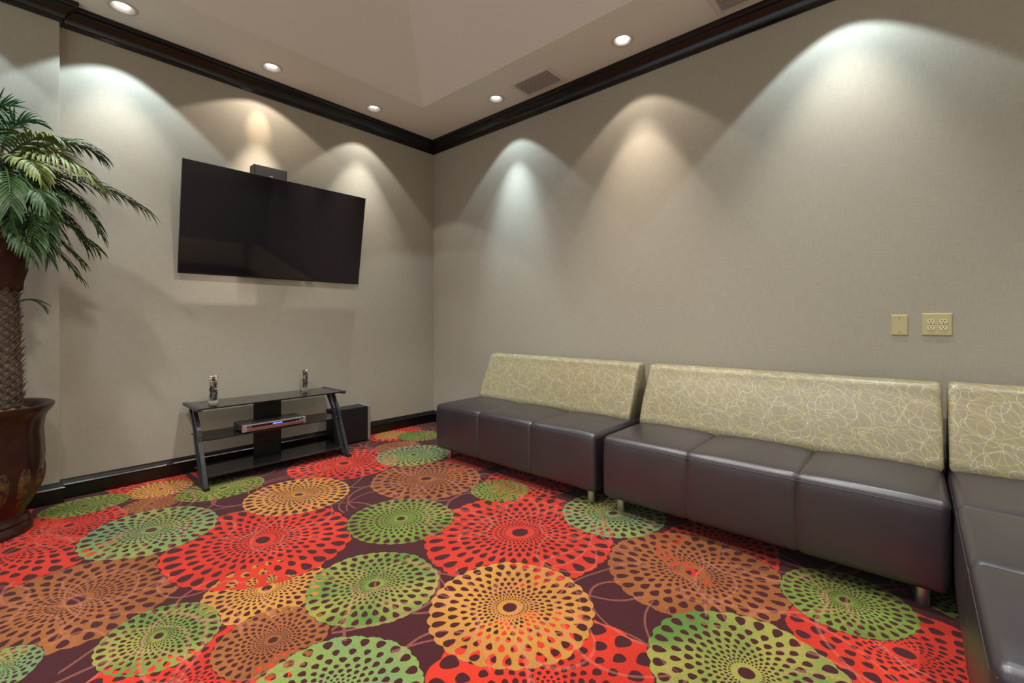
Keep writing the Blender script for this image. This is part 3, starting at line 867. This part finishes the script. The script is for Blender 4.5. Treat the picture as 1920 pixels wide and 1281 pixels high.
# trunk with overlapping scales
TX_, TY_ = -3.118 - PX, -0.365 - PY
def trunk_mat():
    t = NT('grey brown palm bark'); n = t.noise(t.coord(), 22, 4, .65); g = t.noise(t.coord(), 90, 2)
    c = t.mix(n[0], lin(58, 44, 38), lin(132, 112, 96)); c = t.mix(t.math('MULTIPLY', g[0], .4), c, lin(30, 22, 20))
    t.base(c); t.set(.8); t.bump(g[0], .6, .004); return t.m
M_bark = trunk_mat()
M_husk = simple('brown palm fibre', lin(64, 34, 22), 0.85, noise_amt=0.5, nscale=60, bump=1.0)
bm = bmesh.new()
lathe(bm, [(0.60, 0.088), (0.70, 0.092), (0.9, 0.088), (1.1, 0.078), (1.25, 0.072), (1.4, 0.07), (1.9, 0.05)], 24, (TX_, TY_))
tr = link('trunk', bm, M_bark, pm, True)
bm = bmesh.new()
rows = 30
for i in range(rows):
    z = 0.645 + i * 0.0205; rad = 0.091 - 0.017 * (i / rows)
    for k in range(11):
        a = 2 * PI * (k + (0.5 if i % 2 else 0)) / 11 + random.uniform(-.04, .04)
        ux = Vector((math.cos(a), math.sin(a), 0)); uy = Vector((-math.sin(a), math.cos(a), 0))
        o = Vector((TX_, TY_, z)) + ux * (rad - 0.006)
        wd = 0.027; tip = random.uniform(0.016, 0.028)
        P = [o - uy * wd, o + uy * wd, o + uy * wd * .55 + Vector((0, 0, .026)) + ux * tip * .6, o - uy * wd * .55 + Vector((0, 0, .026)) + ux * tip * .6,
             o + Vector((0, 0, .046)) + ux * tip * 1.35, o + ux * 0.013]
        v = [bm.verts.new(p) for p in P]
        for f in ((0, 5, 3), (5, 1, 2), (5, 2, 3), (3, 2, 4), (0, 3, 4), (1, 4, 2), (0, 4, 1), (0, 1, 5)):
            try: bm.faces.new([v[q] for q in f])
            except ValueError: pass
link('bark_scales', bm, M_bark, tr)['kind'] = 'stuff'
bm = bmesh.new()
lathe(bm, [(1.235, 0.07), (1.25, 0.092), (1.30, 0.10), (1.36, 0.108), (1.45, 0.105), (1.55, 0.10), (1.65, 0.095), (1.75, 0.085), (1.85, 0.07), (1.95, 0.04)], 40, (TX_, TY_),
      rfun=lambda r, a, z: r * (1 + 0.05 * math.sin(7 * a + 20 * z) + 0.04 * math.sin(13 * a - 31 * z)))
hk = link('fibre_husk', bm, M_husk, pm, True)
bm = bmesh.new()
for k in range(150):
    a = random.uniform(0, 2 * PI); z = random.uniform(1.24, 1.85)
    ux = Vector((math.cos(a), math.sin(a), 0)); o = Vector((TX_, TY_, z)) + ux * (0.100 if z < 1.65 else 0.08)
    d = ux * random.uniform(.008, .03) + Vector((0, 0, random.uniform(.01, .05)))
    sd = Vector((-math.sin(a), math.cos(a), 0)) * 0.004
    v = [bm.verts.new(o - sd - ux * .012), bm.verts.new(o + sd - ux * .012), bm.verts.new(o + d)]; bm.faces.new(v)
link('husk_fibre', bm, simple('straw fibre', lin(120, 92, 48), .8), hk)['kind'] = 'stuff'

def leaf_mat(name, a, b, c):
    t = NT(name)
    g = t.new('ShaderNodeObjectInfo')
    n = t.noise(t.coord(), 14, 3)
    col = t.mix(n[0], a, b)
    n2 = t.noise(t.coord(), 45, 1)
    col = t.mix(t.math('MULTIPLY', t.math('SUBTRACT', n2[0], .6), 5, clamp=True), col, c)
    t.base(col); t.set(0.5, 0, 0.3)
    t.b.inputs['Sheen Weight'].default_value = 0.0
    return t.m
ML = [leaf_mat('dark green leaf', lin(26, 52, 24), lin(60, 92, 42), lin(106, 128, 62)),
      leaf_mat('yellow green leaf', lin(78, 96, 40), lin(136, 146, 74), lin(176, 172, 104)),
      leaf_mat('blue green leaf', lin(44, 92, 66), lin(92, 140, 104), lin(130, 166, 120))]
M_stem = simple('frond stem', lin(70, 92, 44), .5)
def P(u, v, y):
    a = (u - 960) / 848.0; b = (601 - v) / 848.0
    dx = FW[0] + a * RT[0]; dy = FW[1] + a * RT[1]
    t_ = (y - CAM[1]) / dy
    return Vector((CAM[0] + dx * t_, y, CAM[2] + b * t_))
def frond(p0, p1, p2, ln=0.2, n=30, mat=0, droop=0.55, start=0.12, rnd=random):
    p0, p1, p2 = (Vector(rel(q)) for q in (p0, p1, p2))
    q = p1 * 2 - (p0 + p2) * 0.5     # pass through p1
    bz = lambda s: p0 * (1 - s) ** 2 + q * 2 * s * (1 - s) + p2 * s * s
    dz = lambda s: ((q - p0) * (1 - s) + (p2 - q) * s).normalized()
    bm = bmesh.new()
    tube(bm, [bz(i / 14) for i in range(15)], lambda s: 0.006 * (1 - s) + 0.0012, 5)
    f = link('frond', bm, M_stem, pm, True)
    bm = bmesh.new()
    up = Vector((0, 0, 1))
    for i in range(n):
        s = start + (1 - start) * (i + 0.5) / n
        o = bz(s); d = dz(s)
        side = d.cross(up)
        if side.length < 0.15: side = Vector((0, -1, 0))
        side.normalize(); nup = side.cross(d).normalized()
        L_ = ln * (0.55 + 0.45 * math.sin(PI * min(1, 0.15 + s * 0.9))) * rnd.uniform(.85, 1.1)
        for sg in (-1, 1):
            tw = rnd.uniform(-.12, .12)
            dr = (side * sg * (0.75 - 0.25 * s) + d * (0.42 + 0.5 * s) + nup * (0.30 + tw)).normalized()
            pts = []
            p = o.copy(); dir_ = dr.copy(); seg = 5
            for k in range(seg + 1):
                pts.append(p.copy())
                dir_ = (dir_ + Vector((0, 0, -droop * (0.28 + .1 * k)))).normalized()
                p = p + dir_ * (L_ / seg)
            ws = [0.003, 0.0055, 0.0065, 0.006, 0.004, 0.0006]
            pr_ = None
            for k, c in enumerate(pts):
                dd = (pts[min(k + 1, seg)] - pts[max(k - 1, 0)]).normalized()
                wv = dd.cross(nup); 
                if wv.length < 0.2: wv = d - dd * d.dot(dd)
                wv.normalize()
                nn = wv.cross(dd).normalized()
                a = bm.verts.new(c - wv * ws[k] + nn * ws[k] * .35); m = bm.verts.new(c); b = bm.verts.new(c + wv * ws[k] + nn * ws[k] * .35)
                if pr_:
                    bm.faces.new((pr_[0], pr_[1], m, a)); bm.faces.new((pr_[1], pr_[2], b, m))
                pr_ = (a, m, b)
    # leaflets never pass the wall
    for v in bm.verts:
        lim = -0.075 - PY
        if v.co.y > lim: v.co.y = lim - 0.002 * rnd.random()
    me = link('leaflets', bm, ML[mat], f, False)
    for p_ in me.data.polygons: p_.use_smooth = True
    return f
c0 = Vector((-3.118, -0.365, 1.88))
def F(uvy1, uvy2, z0=0.0, **k):
    b0 = c0 + Vector((0.02, 0, z0)); frond(b0, P(*uvy1), P(*uvy2), **k)
F((135, 335, -.48), (272, 395, -.50), -.1, ln=.21, n=34)
F((105, 268, -.33), (190, 295, -.30), 0, ln=.19, n=30)
F((105, 300, -.62), (182, 345, -.70), -.02, ln=.22, n=30, mat=1, droop=.75)
F((110, 360, -.58), (188, 440, -.64), -.12, ln=.20, n=30)
F((75, 425, -.46), (150, 490, -.46), -.22, ln=.17, n=28)
F((22, 240, -.40), (68, 232, -.42), .05, ln=.16, n=22, mat=2, droop=.35)
F((-20, 220, -.36), (20, 200, -.38), .05, ln=.17, n=20, mat=2, droop=.1)
F((60, 350, -.80), (96, 420, -.88), -.08, ln=.14, n=26, mat=0)
F((50, 300, -.72), (80, 350, -.80), 0, ln=.13, n=24, mat=1)
F((55, 400, -.72), (88, 480, -.80), -.15, ln=.17, n=26)
F((80, 285, -.24), (130, 300, -.20), -.02, ln=.17, n=24, mat=1)
F((60, 375, -.26), (125, 450, -.24), -.2, ln=.17, n=26)
F((15, 330, -.8), (20, 420, -.9), 0, ln=.14, n=28)
F((60, 262, -.5), (105, 262, -.55), 0.03, ln=.15, n=22, mat=1, droop=.6)
F((60, 345, -.4), (100, 395, -.42), -.1, ln=.18, n=24, mat=1, droop=.8)
F((40, 300, -.55), (85, 325, -.62), -.02, ln=.18, n=24, mat=0, droop=.7)
F((95, 385, -.38), (160, 465, -.36), -.18, ln=.17, n=28, mat=0)
for az, r_, dzz in ((150, .55, .2), (185, .6, -.1), (215, .6, .1), (245, .6, -.2), (200, .45, .35), (168, .5, -.3), (230, .4, .4), (262, .55, .15)):
    d = Vector((math.cos(R(az)), math.sin(R(az)), 0))
    if az < 180: d.y *= .3
    frond(c0 + d * .02 + Vector((0, 0, dzz * .3)), c0 + d * r_ * .55 + Vector((0, 0, .12 + dzz * .5)), c0 + d * r_ + Vector((0, 0, -.1 + dzz * .4)), ln=.19, n=26, mat=0)
F((100, 350, -.5), (176, 415, -.5), -.1, ln=.19, n=28, mat=0)
F((70, 440, -.38), (148, 520, -.36), -.26, ln=.16, n=26, mat=0)
F((90, 400, -.55), (182, 468, -.55), -.16, ln=.17, n=28, mat=0)
F((35, 410, -.75), (55, 480, -.85), -.2, ln=.17, n=24, mat=0)
F((45, 345, -.62), (110, 372, -.66), -.08, ln=.13, n=26, mat=2, droop=.7)
# small low sprig
s0 = Vector((-3.118 + .075, -0.40, 1.185))
frond(s0, P(62, 563, -.42), P(84, 582, -.43), ln=.085, n=6, droop=.35, start=.3)
